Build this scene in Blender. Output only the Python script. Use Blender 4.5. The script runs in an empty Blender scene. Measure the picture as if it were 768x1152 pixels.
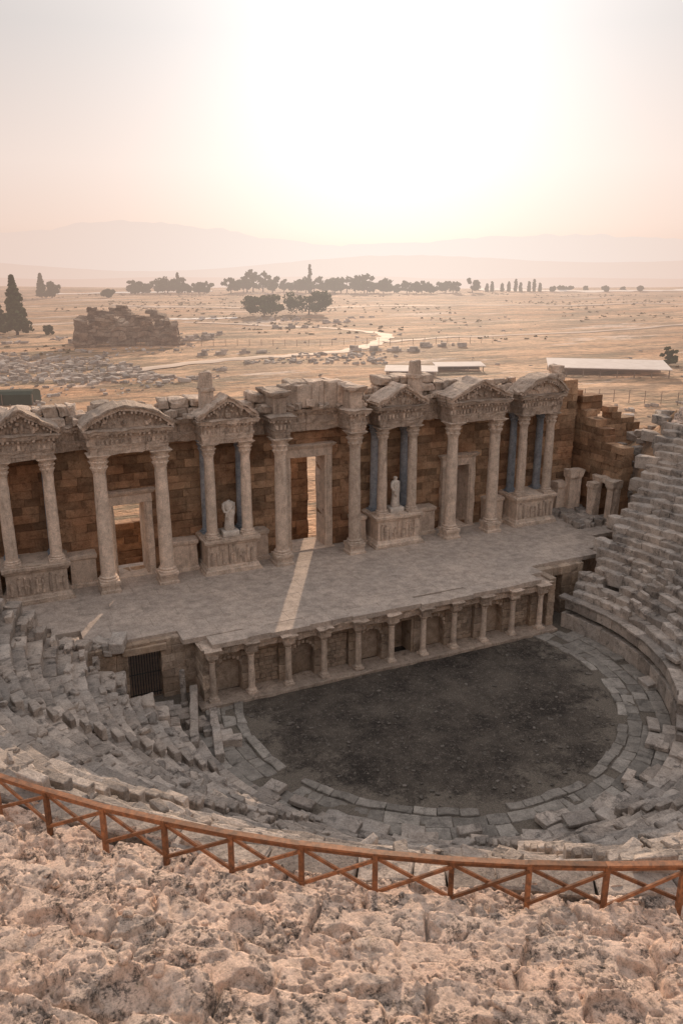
import bpy, math, random, numpy as np
from mathutils import Vector, Matrix
rng=np.random.default_rng(7); random.seed(7)
U=random.uniform
CX,CY=20.2,33.0          # orchestra centre
SX=19.5                  # stage axis
YAW=math.radians(24.7)
SUN_AZ=math.radians(28.0); SUN_EL=math.radians(13.0)
SD=Vector((math.cos(SUN_EL)*math.sin(SUN_AZ),math.cos(SUN_EL)*math.cos(SUN_AZ),math.sin(SUN_EL)))
def site(R,F):  # survey frame (right, forward) -> world xy
    return (F*math.sin(YAW)+R*math.cos(YAW), F*math.cos(YAW)-R*math.sin(YAW))

# ---------------------------------------------------------------- noise
def _h(i,j,k,s):
    n=(i*374761393+j*668265263+k*1274126177+s*974711)&0xffffffff
    n=((n^(n>>13))*1274126177)&0xffffffff
    n=((n^(n>>16))*668265263)&0xffffffff
    return ((n^(n>>15))&0xffff)/32767.5-1.0
def vn(P,s=0):
    Pi=np.floor(P).astype(np.int64); f=P-Pi; f=f*f*f*(f*(f*6-15)+10)
    i,j,k=Pi[:,0],Pi[:,1],Pi[:,2]; x,y,z=f[:,0],f[:,1],f[:,2]
    def L(a,b,t): return a+(b-a)*t
    return L(L(L(_h(i,j,k,s),_h(i+1,j,k,s),x),L(_h(i,j+1,k,s),_h(i+1,j+1,k,s),x),y),
             L(L(_h(i,j,k+1,s),_h(i+1,j,k+1,s),x),L(_h(i,j+1,k+1,s),_h(i+1,j+1,k+1,s),x),y),z)
def fbm(P,o,s=0,g=.5):
    r=np.zeros(len(P)); a=1.
    for q in range(o):
        r+=a*vn(P*(2.03**q)+q*17.3,s+q); a*=g
    return r
def sst(a,b,x):
    t=np.clip((x-a)/(b-a),0,1); return t*t*(3-2*t)

# ---------------------------------------------------------------- mesh builder
class MB:
    def __init__(s): s.V=[];s.Q=[];s.R=[];s.n=0
    def add(s,v,f,r=None):
        v=np.asarray(v,float)
        if r is None: r=U(0,1)
        s.V.append(v); s.R.append(np.full(len(v),r) if np.isscalar(r) else np.asarray(r))
        n=s.n
        if isinstance(f,np.ndarray): s.Q.extend((f+n).tolist())
        else: s.Q.extend([[i+n for i in q] for q in f])
        s.n+=len(v)
    def build(s,name,mat,parent=None,amp=0,freq=2.,octv=3,smooth=False):
        V=np.concatenate(s.V); R=np.concatenate(s.R)
        if amp:
            D=np.stack([fbm(V*freq,octv,11),fbm(V*freq,octv,37),fbm(V*freq,octv,71)],1)
            V=V+D*amp
        me=bpy.data.meshes.new(name)
        me.from_pydata(V.tolist(),[],s.Q)
        at=me.attributes.new("rnd",'FLOAT','POINT'); at.data.foreach_set("value",R.astype(np.float32))
        if smooth: me.polygons.foreach_set("use_smooth",[True]*len(me.polygons))
        me.materials.append(mat); me.update()
        ob=bpy.data.objects.new(name,me); bpy.context.collection.objects.link(ob)
        if parent: ob.parent=parent
        return ob
def empty(name):
    e=bpy.data.objects.new(name,None); bpy.context.collection.objects.link(e); return e

_T={}
def tmpl(n):
    if n in _T: return _T[n]
    nx,ny,nz=n; ids={}; idx=[]
    def g(i,j,k):
        if (i,j,k) not in ids: ids[(i,j,k)]=len(idx); idx.append((i,j,k))
        return ids[(i,j,k)]
    F=[]
    for i in range(nx-1):
        for j in range(ny-1):
            F.append([g(i,j,0),g(i,j+1,0),g(i+1,j+1,0),g(i+1,j,0)])
            F.append([g(i,j,nz-1),g(i+1,j,nz-1),g(i+1,j+1,nz-1),g(i,j+1,nz-1)])
    for i in range(nx-1):
        for k in range(nz-1):
            F.append([g(i,0,k),g(i+1,0,k),g(i+1,0,k+1),g(i,0,k+1)])
            F.append([g(i,ny-1,k),g(i,ny-1,k+1),g(i+1,ny-1,k+1),g(i+1,ny-1,k)])
    for j in range(ny-1):
        for k in range(nz-1):
            F.append([g(0,j,k),g(0,j,k+1),g(0,j+1,k+1),g(0,j+1,k)])
            F.append([g(nx-1,j,k),g(nx-1,j+1,k),g(nx-1,j+1,k+1),g(nx-1,j,k+1)])
    _T[n]=(np.array(idx),np.array(F)); return _T[n]
def block(mb,c,size,rot=0,r=.05,n=(4,4,4),rnd=None,tx=0,ty=0):
    I,F=tmpl(n); P=np.zeros((len(I),3)); h=np.array(size)/2
    r=min(r,h.min()*.8)
    for a in range(3):
        m=n[a]; co=np.concatenate([[-h[a]],np.linspace(-h[a]+r,h[a]-r,m-2),[h[a]]])
        P[:,a]=co[I[:,a]]
    q=np.clip(P,-(h-r),h-r); d=P-q; L=np.linalg.norm(d,axis=1); L[L==0]=1
    P=q+d*(r/L)[:,None]
    if tx or ty: P[:,2]+=P[:,0]*tx+P[:,1]*ty
    cs,sn=math.cos(rot),math.sin(rot)
    x=P[:,0]*cs-P[:,1]*sn; y=P[:,0]*sn+P[:,1]*cs
    P=np.stack([x+c[0],y+c[1],P[:,2]+c[2]],1)
    mb.add(P,F,rnd)
def box(mb,x0,x1,y0,y1,z0,z1,r=.03,n=(4,4,4),rnd=None):
    block(mb,((x0+x1)/2,(y0+y1)/2,(z0+z1)/2),(x1-x0,y1-y0,z1-z0),0,r,n,rnd)
def lathe(mb,cx,cy,prof,seg=24,mod=None,rnd=None,sx=1,sy=1):
    th=np.arange(seg)*2*math.pi/seg; V=[]
    for q,(r,z) in enumerate(prof):
        rr=np.full(seg,float(r))
        if mod is not None: rr=rr*mod(q,th)
        V.append(np.stack([cx+rr*np.cos(th)*sx,cy+rr*np.sin(th)*sy,np.full(seg,z)],1))
    V=np.concatenate(V); F=[]
    for q in range(len(prof)-1):
        for i in range(seg):
            j=(i+1)%seg; F.append([q*seg+i,q*seg+j,(q+1)*seg+j,(q+1)*seg+i])
    F.append(list(range(seg))[::-1]); F.append([(len(prof)-1)*seg+i for i in range(seg)])
    mb.add(V,F,rnd)
def loft_rect(mb,x0,x1,y0,y1,prof,step=.45,rnd=None):
    nx=max(1,int((x1-x0)/step)); ny=max(1,int((y1-y0)/step)); base=[]
    for i in range(nx): base.append((i/nx,0.))
    for i in range(ny): base.append((1.,i/ny))
    for i in range(nx): base.append((1-i/nx,1.))
    for i in range(ny): base.append((0.,1-i/ny))
    b=np.array(base); m=len(b); V=[]
    for z,o in prof:
        V.append(np.stack([x0-o+b[:,0]*(x1-x0+2*o),y0-o+b[:,1]*(y1-y0+2*o),np.full(m,z)],1))
    V=np.concatenate(V); F=[]
    for q in range(len(prof)-1):
        for i in range(m):
            j=(i+1)%m; F.append([q*m+i,q*m+j,(q+1)*m+j,(q+1)*m+i])
    F.append(list(range(m))[::-1]); F.append([(len(prof)-1)*m+i for i in range(m)])
    mb.add(V,F,rnd)
def sweep_xz(mb,path,t,y0,y1,rnd=None):
    p=np.array(path,float); d=np.gradient(p,axis=0); d/=np.linalg.norm(d,axis=1)[:,None]
    nrm=np.stack([-d[:,1],d[:,0]],1); a=p; b=p+nrm*t; m=len(p)
    V=np.concatenate([np.stack([a[:,0],np.full(m,y0),a[:,1]],1),np.stack([b[:,0],np.full(m,y0),b[:,1]],1),
                      np.stack([b[:,0],np.full(m,y1),b[:,1]],1),np.stack([a[:,0],np.full(m,y1),a[:,1]],1)])
    F=[]
    for i in range(m-1):
        for q in range(4):
            w=(q+1)%4; F.append([q*m+i,q*m+i+1,w*m+i+1,w*m+i])
    F.append([0,m,2*m,3*m]); F.append([m-1,4*m-1,3*m-1,2*m-1])
    mb.add(V,F,rnd)
def tube(mb,pts,rad,seg=8,rnd=None):
    pts=[Vector(p) for p in pts]; V=[];m=len(pts)
    for i,p in enumerate(pts):
        d=(pts[min(i+1,m-1)]-pts[max(i-1,0)]).normalized()
        a=d.cross(Vector((.13,.97,.2))).normalized(); b=d.cross(a)
        r=rad[i] if hasattr(rad,'__len__') else rad
        for q in range(seg):
            t=q*2*math.pi/seg; V.append(tuple(p+a*math.cos(t)*r+b*math.sin(t)*r))
    F=[]
    for i in range(m-1):
        for q in range(seg):
            w=(q+1)%seg; F.append([i*seg+q,i*seg+w,(i+1)*seg+w,(i+1)*seg+q])
    F.append(list(range(seg))[::-1]); F.append([(m-1)*seg+q for q in range(seg)])
    mb.add(V,F,rnd)
def beam(mb,a,b,w,h,rnd=None):
    a=Vector(a);b=Vector(b); d=(b-a).normalized(); s=d.cross(Vector((0,0,1))).normalized(); u=s.cross(d)
    V=[]
    for p in (a,b):
        for x,y in ((-1,-1),(1,-1),(1,1),(-1,1)): V.append(tuple(p+s*x*w/2+u*y*h/2))
    mb.add(V,[[0,1,5,4],[1,2,6,5],[2,3,7,6],[3,0,4,7],[3,2,1,0],[4,5,6,7]],rnd)
def course_wall(mb,p0,p1,th,z0,ztop,holes=(),hh=(.45,.6),ll=(.8,1.6),r=.035,dj=.03,core=None,n=(4,4,4)):
    p0=np.array(p0,float);p1=np.array(p1,float); L=np.linalg.norm(p1-p0); d=(p1-p0)/L; nr=np.array([-d[1],d[0]])
    rot=math.atan2(d[1],d[0]); z=z0; zm=max(ztop(t) for t in np.linspace(0,L,60))
    def put(m,t0,t1,za,zb,o,thk,rr,nn,rn=None):
        c=p0+d*((t0+t1)/2)+nr*(o+thk/2); block(m,(c[0],c[1],(za+zb)/2),(t1-t0,thk,zb-za),rot,rr,nn,rn)
    while z<zm:
        h=U(*hh); iv=[(0.,L)]
        for (a,b,zb,zt) in holes:
            if zb-.05<z+h/2<zt:
                nv=[]
                for s,e in iv:
                    if b<=s or a>=e: nv.append((s,e)); continue
                    if a>s: nv.append((s,a))
                    if b<e: nv.append((b,e))
                iv=nv
        for s,e in iv:
            t=s
            while t<e-.05:
                l=U(*ll); 
                if e-t-l<.45: l=e-t
                l=min(l,e-t)
                if z+h*.6<ztop(t+l/2): put(mb,t,t+l,z,z+h,U(-dj,dj),th,r,n)
                if core is not None and z+h<ztop(t+l/2): put(core,t-.01 if t>s else t+.05,t+l-.05,z-.02,z+h,.15,th-.3,.01,(4,4,4))
                t+=l
        z+=h

# ---------------------------------------------------------------- materials
class NT:
    def __init__(s,nt): s.nt=nt
    def n(s,t,**k):
        nd=s.nt.nodes.new(t)
        for a,b in k.items(): setattr(nd,a,b)
        return nd
    def l(s,a,b): s.nt.links.new(a,b)
    def math(s,op,a,b=None,c=None):
        nd=s.n('ShaderNodeMath',operation=op)
        for i,v in enumerate((a,b,c)):
            if v is None: continue
            if isinstance(v,(int,float)): nd.inputs[i].default_value=v
            else: s.l(v,nd.inputs[i])
        return nd.outputs[0]
    def noise(s,co,scale,det=5,rough=.6,dist=0):
        nd=s.n('ShaderNodeTexNoise'); nd.inputs['Scale'].default_value=scale; nd.inputs['Detail'].default_value=min(det,5)
        nd.inputs['Roughness'].default_value=rough; nd.inputs['Distortion'].default_value=dist
        if co is not None: s.l(co,nd.inputs['Vector'])
        return nd.outputs['Fac']
    def ramp(s,f,st):
        nd=s.n('ShaderNodeValToRGB'); s.l(f,nd.inputs[0]); e=nd.color_ramp.elements
        while len(e)<len(st): e.new(.5)
        for i,(p,c) in enumerate(st):
            e[i].position=p; e[i].color=(c,c,c,1) if isinstance(c,(int,float)) else (*c,1)
        return nd.outputs[0]
    def mix(s,f,a,b,bt='MIX'):
        nd=s.n('ShaderNodeMix',data_type='RGBA',blend_type=bt)
        for i,v in ((0,f),(6,a),(7,b)):
            if isinstance(v,(int,float)): nd.inputs[i].default_value=v
            elif isinstance(v,tuple): nd.inputs[i].default_value=(*v,1)
            else: s.l(v,nd.inputs[i])
        return nd.outputs[2]
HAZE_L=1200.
def add_haze(N,shader,out,fixed=None,base=(.72,.51,.42),gl=(.56,.58,.54)):  # distance haze and sunward glow painted into the material as emission
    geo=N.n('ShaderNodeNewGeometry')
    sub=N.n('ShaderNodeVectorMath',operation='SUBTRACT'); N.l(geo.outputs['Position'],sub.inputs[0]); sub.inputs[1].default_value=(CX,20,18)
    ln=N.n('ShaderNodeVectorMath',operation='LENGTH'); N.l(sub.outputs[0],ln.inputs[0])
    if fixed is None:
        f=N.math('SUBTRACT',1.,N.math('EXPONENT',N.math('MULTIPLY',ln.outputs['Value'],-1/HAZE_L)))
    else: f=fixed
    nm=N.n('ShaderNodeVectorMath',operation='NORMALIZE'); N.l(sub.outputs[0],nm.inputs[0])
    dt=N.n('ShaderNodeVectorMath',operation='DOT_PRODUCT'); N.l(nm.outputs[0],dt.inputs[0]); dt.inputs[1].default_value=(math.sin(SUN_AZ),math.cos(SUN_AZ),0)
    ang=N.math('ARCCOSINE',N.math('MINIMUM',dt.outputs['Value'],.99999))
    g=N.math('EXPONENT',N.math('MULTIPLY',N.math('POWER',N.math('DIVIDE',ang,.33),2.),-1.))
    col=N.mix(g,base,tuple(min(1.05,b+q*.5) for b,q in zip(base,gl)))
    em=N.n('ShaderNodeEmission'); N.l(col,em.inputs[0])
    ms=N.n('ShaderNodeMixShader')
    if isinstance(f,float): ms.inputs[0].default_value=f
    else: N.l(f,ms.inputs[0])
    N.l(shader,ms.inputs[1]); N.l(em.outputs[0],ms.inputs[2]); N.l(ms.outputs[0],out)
def newmat(name):
    m=bpy.data.materials.new(name); m.use_nodes=True; nt=m.node_tree; nt.nodes.clear(); N=NT(nt)
    o=N.n('ShaderNodeOutputMaterial'); b=N.n('ShaderNodeBsdfPrincipled'); b.inputs['Roughness'].default_value=.9
    b.inputs['Specular IOR Level'].default_value=.2
    return m,N,o,b
def stone(name,c1,c2,dark=(.06,.055,.05),darkamt=.5,sc=1.,bump=.5,bd=.03,rv=.5,haze=False,rough=.9,streak=False):
    m,N,o,b=newmat(name); tc=N.n('ShaderNodeTexCoord'); co=tc.outputs['Object']
    big=N.noise(co,.35*sc,3,.6); mid=N.noise(co,2.2*sc,5,.72); fine=N.noise(co,14*sc,4,.75)
    col=N.mix(N.ramp(big,[(.35,0.),(.65,1.)]),c1,c2)
    col=N.mix(1.,col,N.ramp(mid,[(.25,.58),(.55,1.),(.8,1.25)]),'MULTIPLY')
    col=N.mix(1.,col,N.ramp(fine,[(.3,.66),(.55,1.),(.75,1.18)]),'MULTIPLY')
    if streak:   # vertical weather staining
        mp=N.n('ShaderNodeMapping'); mp.inputs['Scale'].default_value=(2.2,2.2,.35); N.l(co,mp.inputs[0]); sco=mp.outputs[0]
    else: sco=co
    st=N.ramp(N.noise(sco,1.3*sc,5,.8,.4),[(.53,0.),(.66,1.)])
    col=N.mix(N.math('MULTIPLY',st,darkamt),col,dark)
    at=N.n('ShaderNodeAttribute',attribute_name='rnd')
    k=N.math('ADD',N.math('MULTIPLY',at.outputs['Fac'],rv),1-rv/2)
    cb=N.n('ShaderNodeCombineColor'); 
    for i in range(3): N.l(k,cb.inputs[i])
    col=N.mix(1.,col,cb.outputs[0],'MULTIPLY')
    N.l(col,b.inputs['Base Color']); b.inputs['Roughness'].default_value=rough
    hgt=N.math('ADD',N.math('MULTIPLY',mid,1.5),N.math('MULTIPLY',fine,.9))
    bp=N.n('ShaderNodeBump'); bp.inputs['Strength'].default_value=bump; bp.inputs['Distance'].default_value=bd
    N.l(hgt,bp.inputs['Height']); N.l(bp.outputs[0],b.inputs['Normal'])
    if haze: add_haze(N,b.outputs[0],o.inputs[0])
    else: N.l(b.outputs[0],o.inputs[0])
    return m
M_wall=stone('wall_stone',(.33,.185,.11),(.41,.275,.18),(.08,.045,.03),.6,1.,.8,.06,.8)
M_marble=stone('marble_stone',(.68,.545,.45),(.58,.475,.395),(.19,.14,.11),.5,1.,.6,.03,.35,streak=True)
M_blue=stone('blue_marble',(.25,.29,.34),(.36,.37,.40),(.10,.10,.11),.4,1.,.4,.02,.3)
M_ent=stone('entablature_stone',(.62,.49,.40),(.48,.39,.325),(.12,.09,.07),.65,1.,.9,.07,.55,streak=True)
M_floor=stone('stage_floor_stone',(.51,.425,.365),(.43,.365,.32),(.21,.175,.15),.4,.8,.35,.02,.09)
M_seat=stone('seat_stone',(.37,.33,.30),(.47,.395,.34),(.055,.05,.047),.75,1.,.9,.06,.6)
M_ring=stone('paving_stone',(.33,.30,.27),(.25,.225,.20),(.06,.055,.05),.6,1.,.7,.04,.6)
M_pros=stone('proscenium_stone',(.38,.28,.205),(.43,.345,.28),(.08,.06,.045),.6,1.,.7,.04,.5)
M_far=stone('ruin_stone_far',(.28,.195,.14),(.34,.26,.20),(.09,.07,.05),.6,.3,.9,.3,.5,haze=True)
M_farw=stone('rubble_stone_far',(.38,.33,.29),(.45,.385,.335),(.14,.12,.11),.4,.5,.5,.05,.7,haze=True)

def mat_rock():
    m,N,o,b=newmat('eroded_rock'); tc=N.n('ShaderNodeTexCoord'); co=tc.outputs['Object']
    big=N.noise(co,.8,4,.6); mid=N.noise(co,4.5,5,.75,.3); fine=N.noise(co,30,5,.8)
    col=N.mix(N.ramp(big,[(.38,0.),(.62,1.)]),(.70,.51,.405),(.58,.475,.405))
    col=N.mix(N.ramp(N.noise(co,2.1,5,.75),[(.5,0.),(.6,1.)]),col,(.78,.60,.49))
    col=N.mix(1.,col,N.ramp(mid,[(.3,.55),(.5,1.),(.75,1.1)]),'MULTIPLY')
    col=N.mix(1.,col,N.ramp(fine,[(.30,.42),(.50,1.),(.75,1.15)]),'MULTIPLY')
    st=N.ramp(N.noise(co,1.5,5,.82,.3),[(.50,0.),(.58,1.)])
    st2=N.ramp(N.noise(co,14,5,.8),[(.43,0.),(.55,1.)])
    col=N.mix(N.math('MULTIPLY',N.math('MULTIPLY',st,st2),.88),col,(.065,.058,.053))
    gr=N.ramp(N.noise(co,1.7,4,.7),[(.64,0.),(.72,1.)])
    col=N.mix(N.math('MULTIPLY',gr,.4),col,(.20,.155,.075))
    N.l(col,b.inputs['Base Color'])
    vo=N.n('ShaderNodeTexVoronoi'); vo.inputs['Scale'].default_value=24; N.l(co,vo.inputs['Vector'])
    pit=N.ramp(vo.outputs['Distance'],[(.0,0.),(.3,1.)])
    h=N.math('ADD',N.math('ADD',N.math('MULTIPLY',mid,1.3),N.math('MULTIPLY',fine,1.0)),N.math('MULTIPLY',pit,.25))
    bp=N.n('ShaderNodeBump'); bp.inputs['Strength'].default_value=.8; bp.inputs['Distance'].default_value=.04
    N.l(h,bp.inputs['Height']); N.l(bp.outputs[0],b.inputs['Normal']); N.l(b.outputs[0],o.inputs[0]); return m
M_rock=mat_rock()
def mat_orch():
    m,N,o,b=newmat('orchestra_earth'); co=N.n('ShaderNodeTexCoord').outputs['Object']
    col=N.mix(N.ramp(N.noise(co,.3,5,.75,.1),[(.40,0.),(.62,1.)]),(.036,.030,.026),(.10,.084,.07))
    # trampled dusty rim of the round floor
    ds=N.n('ShaderNodeVectorMath',operation='DISTANCE'); N.l(co,ds.inputs[0]); ds.inputs[1].default_value=(CX,CY,0)
    rim=N.math('ADD',N.math('DIVIDE',ds.outputs['Value'],9.8),N.math('MULTIPLY',N.math('SUBTRACT',N.noise(co,.55,5,.75),.5),1.3))
    col=N.mix(N.math('MULTIPLY',N.ramp(rim,[(.85,0.),(1.,1.)]),.75),col,(.17,.145,.12))
    col=N.mix(N.math('MULTIPLY',N.ramp(N.noise(co,4.,5,.85),[(.53,0.),(.66,1.)]),.75),col,(.17,.145,.125))
    col=N.mix(1.,col,N.ramp(N.noise(co,16,5,.8),[(.3,.4),(.7,1.6)]),'MULTIPLY')
    N.l(col,b.inputs['Base Color']); bp=N.n('ShaderNodeBump'); bp.inputs['Distance'].default_value=.08; bp.inputs['Strength'].default_value=.8
    N.l(N.noise(co,5,5,.8),bp.inputs['Height']); N.l(bp.outputs[0],b.inputs['Normal']); N.l(b.outputs[0],o.inputs[0]); return m
M_orch=mat_orch()
def mat_simple(name,c1,c2,sc=3.,haze=False,rough=.8,bd=.02):
    m,N,o,b=newmat(name); co=N.n('ShaderNodeTexCoord').outputs['Object']
    f=N.noise(co,sc,4,.7); col=N.mix(N.ramp(f,[(.35,0.),(.65,1.)]),c1,c2)
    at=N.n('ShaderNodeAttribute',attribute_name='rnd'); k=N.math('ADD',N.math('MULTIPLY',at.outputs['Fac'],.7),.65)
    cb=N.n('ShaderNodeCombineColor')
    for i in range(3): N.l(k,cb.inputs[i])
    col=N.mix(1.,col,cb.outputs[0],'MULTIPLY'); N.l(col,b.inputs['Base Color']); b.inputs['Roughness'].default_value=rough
    bp=N.n('ShaderNodeBump'); bp.inputs['Distance'].default_value=bd; bp.inputs['Strength'].default_value=.6
    N.l(f,bp.inputs['Height']); N.l(bp.outputs[0],b.inputs['Normal'])
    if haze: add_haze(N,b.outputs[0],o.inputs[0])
    else: N.l(b.outputs[0],o.inputs[0])
    return m
M_wood=mat_simple('fence_wood',(.31,.14,.07),(.13,.07,.045),7.,rough=.55,bd=.008)
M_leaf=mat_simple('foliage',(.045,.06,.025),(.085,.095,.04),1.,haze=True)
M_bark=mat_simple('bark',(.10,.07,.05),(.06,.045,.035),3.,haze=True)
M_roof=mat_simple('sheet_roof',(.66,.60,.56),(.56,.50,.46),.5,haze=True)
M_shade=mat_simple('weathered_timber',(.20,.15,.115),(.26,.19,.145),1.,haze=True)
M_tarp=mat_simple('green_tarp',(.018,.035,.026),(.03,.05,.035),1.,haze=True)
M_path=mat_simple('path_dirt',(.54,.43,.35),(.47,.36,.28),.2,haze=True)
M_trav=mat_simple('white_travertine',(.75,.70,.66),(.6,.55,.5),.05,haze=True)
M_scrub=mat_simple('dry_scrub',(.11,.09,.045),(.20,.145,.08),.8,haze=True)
M_iron=mat_simple('iron',(.03,.03,.03),(.05,.045,.04),3.)
def mat_ground():
    m,N,o,b=newmat('ground_dry_grass'); co=N.n('ShaderNodeTexCoord').outputs['Object']
    mp=N.n('ShaderNodeMapping'); mp.inputs['Rotation'].default_value=(0,0,YAW); mp.inputs['Scale'].default_value=(.45,1.6,1); N.l(co,mp.inputs[0]); c2=mp.outputs[0]
    a=N.noise(c2,.010,5,.7,.5); q=N.noise(c2,.05,5,.75); d=N.noise(co,.6,5,.8)
    col=N.mix(N.ramp(a,[(.42,0.),(.56,1.)]),(.41,.225,.12),(.56,.35,.21))
    col=N.mix(N.math('MULTIPLY',N.ramp(q,[(.46,0.),(.56,1.)]),.85),col,(.22,.145,.09))
    col=N.mix(N.math('MULTIPLY',N.ramp(N.noise(c2,.028,5,.75),[(.57,0.),(.62,1.)]),.8),col,(.62,.50,.42))
    col=N.mix(N.math('MULTIPLY',N.ramp(N.noise(c2,.085,5,.85),[(.50,0.),(.57,1.)]),.8),col,(.095,.08,.045))
    col=N.mix(1.,col,N.ramp(d,[(.3,.4),(.52,1.),(.72,1.35)]),'MULTIPLY')
    N.l(col,b.inputs['Base Color']); bp=N.n('ShaderNodeBump'); bp.inputs['Distance'].default_value=.9; bp.inputs['Strength'].default_value=.8
    N.l(N.math('ADD',N.noise(co,.25,5,.8),N.math('MULTIPLY',q,2.)),bp.inputs['Height']); N.l(bp.outputs[0],b.inputs['Normal'])
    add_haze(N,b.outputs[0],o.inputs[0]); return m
M_ground=mat_ground()

# ---------------------------------------------------------------- world
w=bpy.data.worlds.new("World"); bpy.context.scene.world=w; w.use_nodes=True
N=NT(w.node_tree); w.node_tree.nodes.clear()
wo=N.n('ShaderNodeOutputWorld'); bg=N.n('ShaderNodeBackground'); bg.inputs[1].default_value=.1
sk=N.n('ShaderNodeTexSky',sky_type='NISHITA'); sk.sun_disc=False; sk.sun_elevation=SUN_EL; sk.sun_rotation=SUN_AZ
sk.air_density=1.; sk.dust_density=2.; sk.ozone_density=1.
tc=N.n('ShaderNodeTexCoord'); nm=N.n('ShaderNodeVectorMath',operation='NORMALIZE'); N.l(tc.outputs['Generated'],nm.inputs[0])
sp=N.n('ShaderNodeSeparateXYZ'); N.l(nm.outputs[0],sp.inputs[0])
dt=N.n('ShaderNodeVectorMath',operation='DOT_PRODUCT'); N.l(nm.outputs[0],dt.inputs[0]); dt.inputs[1].default_value=tuple(SD)
ang=N.math('ARCCOSINE',N.math('MINIMUM',dt.outputs['Value'],.99999))
def gauss(s,p=2.): return N.math('EXPONENT',N.math('MULTIPLY',N.math('POWER',N.math('DIVIDE',ang,s),p),-1.))
base=N.ramp(sp.outputs[2],[(0.,(.73,.53,.44)),(.045,(.80,.615,.53)),(.11,(.80,.66,.595)),(.24,(.63,.58,.56)),(.5,(.84,.77,.73)),(1.,(.74,.73,.75))])
c=N.mix(1.,base,N.mix(gauss(.23,1.5),(0,0,0),(.48,.54,.57)),'ADD')
c=N.mix(1.,c,N.mix(gauss(.36),(0,0,0),(.14,.10,.08)),'ADD')
sc10=N.n('ShaderNodeVectorMath',operation='SCALE'); N.l(c,sc10.inputs[0]); sc10.inputs['Scale'].default_value=10.
ss=N.n('ShaderNodeVectorMath',operation='SCALE'); N.l(sk.outputs[0],ss.inputs[0]); ss.inputs['Scale'].default_value=.02
ad=N.n('ShaderNodeVectorMath',operation='ADD'); N.l(sc10.outputs[0],ad.inputs[0]); N.l(ss.outputs[0],ad.inputs[1])
N.l(ad.outputs[0],bg.inputs[0]); N.l(bg.outputs[0],wo.inputs[0])
sl=bpy.data.lights.new('sun','SUN'); sl.energy=5; sl.angle=math.radians(.5); sl.color=(1,.72,.50)
so=bpy.data.objects.new('sun',sl); bpy.context.collection.objects.link(so); so.rotation_euler=SD.to_track_quat('Z','Y').to_euler(); so.location=(60,120,60)

# ---------------------------------------------------------------- camera
cd=bpy.data.cameras.new('camera'); cd.sensor_fit='VERTICAL'; cd.sensor_height=36; cd.sensor_width=24; cd.lens=28; cd.clip_end=80000; cd.clip_start=.1
cam=bpy.data.objects.new('camera',cd); bpy.context.collection.objects.link(cam); cam.location=(0,0,22)
cam.rotation_euler=(math.radians(90-17.1),0,-YAW); bpy.context.scene.camera=cam
sc=bpy.context.scene; sc.view_settings.view_transform='Standard'; sc.view_settings.look='None'; sc.view_settings.exposure=0

# ---------------------------------------------------------------- ground
def ground_h(x,y):
    P=np.stack([x,y,np.zeros_like(x)],1)
    d=np.hypot(x-20,y-45)
    z=2.6+fbm(P*.012,3,5)*1.0*sst(120,500,d)+fbm(P*.05,3,9)*.25*sst(60,120,d)
    F=x*math.sin(YAW)+y*math.cos(YAW)
    edge=820+90*vn(P*.004,3)
    z=z-170*sst(0,1400,F-edge)
    z=z+sst(2000,8000,d)*fbm(P*.0006,3,21)*25
    r=np.hypot(x-CX,y-CY)
    S=sst(60,30,y)*sst(160,70,np.abs(x-20))*np.where(y>38,sst(21.5,27,np.abs(x-20)),1)
    hill=2.6+15.2*S
    z=np.where(y<60,np.maximum(z,hill+fbm(P*.15,3,4)*.5*S),z)
    seat=(r<38.5)&(y<np.where(x>CX,37.3+(x-34.5)*.43,33.8+(7.7-x)*.7))
    stg=(x>-3)&(x<43)&(y>25)&(y<49.2)
    return np.where(seat|stg|(r<14),-1.5,z)
n=401; u=np.linspace(-1,1,n); k=9.; g=np.sign(u)*30000/math.sinh(k)*np.sinh(k*np.abs(u))
gx,gy=np.meshgrid(g+22,g+46,indexing='ij'); x=gx.ravel(); y=gy.ravel(); z=ground_h(x,y)
i=np.arange(n*n).reshape(n,n); F=np.stack([i[:-1,:-1],i[1:,:-1],i[1:,1:],i[:-1,1:]],-1).reshape(-1,4)
mb=MB(); mb.add(np.stack([x,y,z],1),F,.5); mb.build('ground',M_ground,smooth=True)
def gh(x,y): return float(ground_h(np.array([float(x)]),np.array([float(y)]))[0])

# mountains
def mountains(name,dist,base,prof,col,seed,glow):
    az=np.linspace(-70,70,281); V=[]
    for q,fz in enumerate((0,1)):
        for a in az:
            R=dist*math.sin(math.radians(a)); Fd=dist*math.cos(math.radians(a)); X,Y=site(R,Fd)
            h=math.tan(math.radians(prof(a)))*dist
            if fz: V.append((X*1.03,Y*1.03,22+h+0.06*h*float(vn(np.array([[a*1.1,seed,0.]]))[0])+.03*h*float(vn(np.array([[a*3.7,seed,5.]]))[0])))
            else: V.append((X,Y,base))
    m=len(az); Fq=[[i,i+1,m+i+1,m+i] for i in range(m-1)]
    mt,N,o,b=newmat(name+'_mat'); b.inputs['Base Color'].default_value=(.2,.16,.13,1)
    add_haze(N,b.outputs[0],o.inputs[0],fixed=.985,base=col,gl=glow)  # hill colour is nearly all painted haze, brighter towards the sun
    mb=MB(); mb.add(V,Fq,.5); return mb.build(name,mt,smooth=True)
mountains('mountain_range',25000,-200,lambda a:1.3+1.7*math.exp(-((a+13)/8)**2)+.8*math.exp(-((a-14)/9)**2)+1.3*math.exp(-((a+40)/15)**2),(.81,.62,.535),3,(.50,.60,.60))
mountains('foothills',15000,-200,lambda a:.35+.35*math.sin(a*.21+1)+.3*math.sin(a*.09),(.77,.57,.48),9,(.50,.56,.54))

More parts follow.
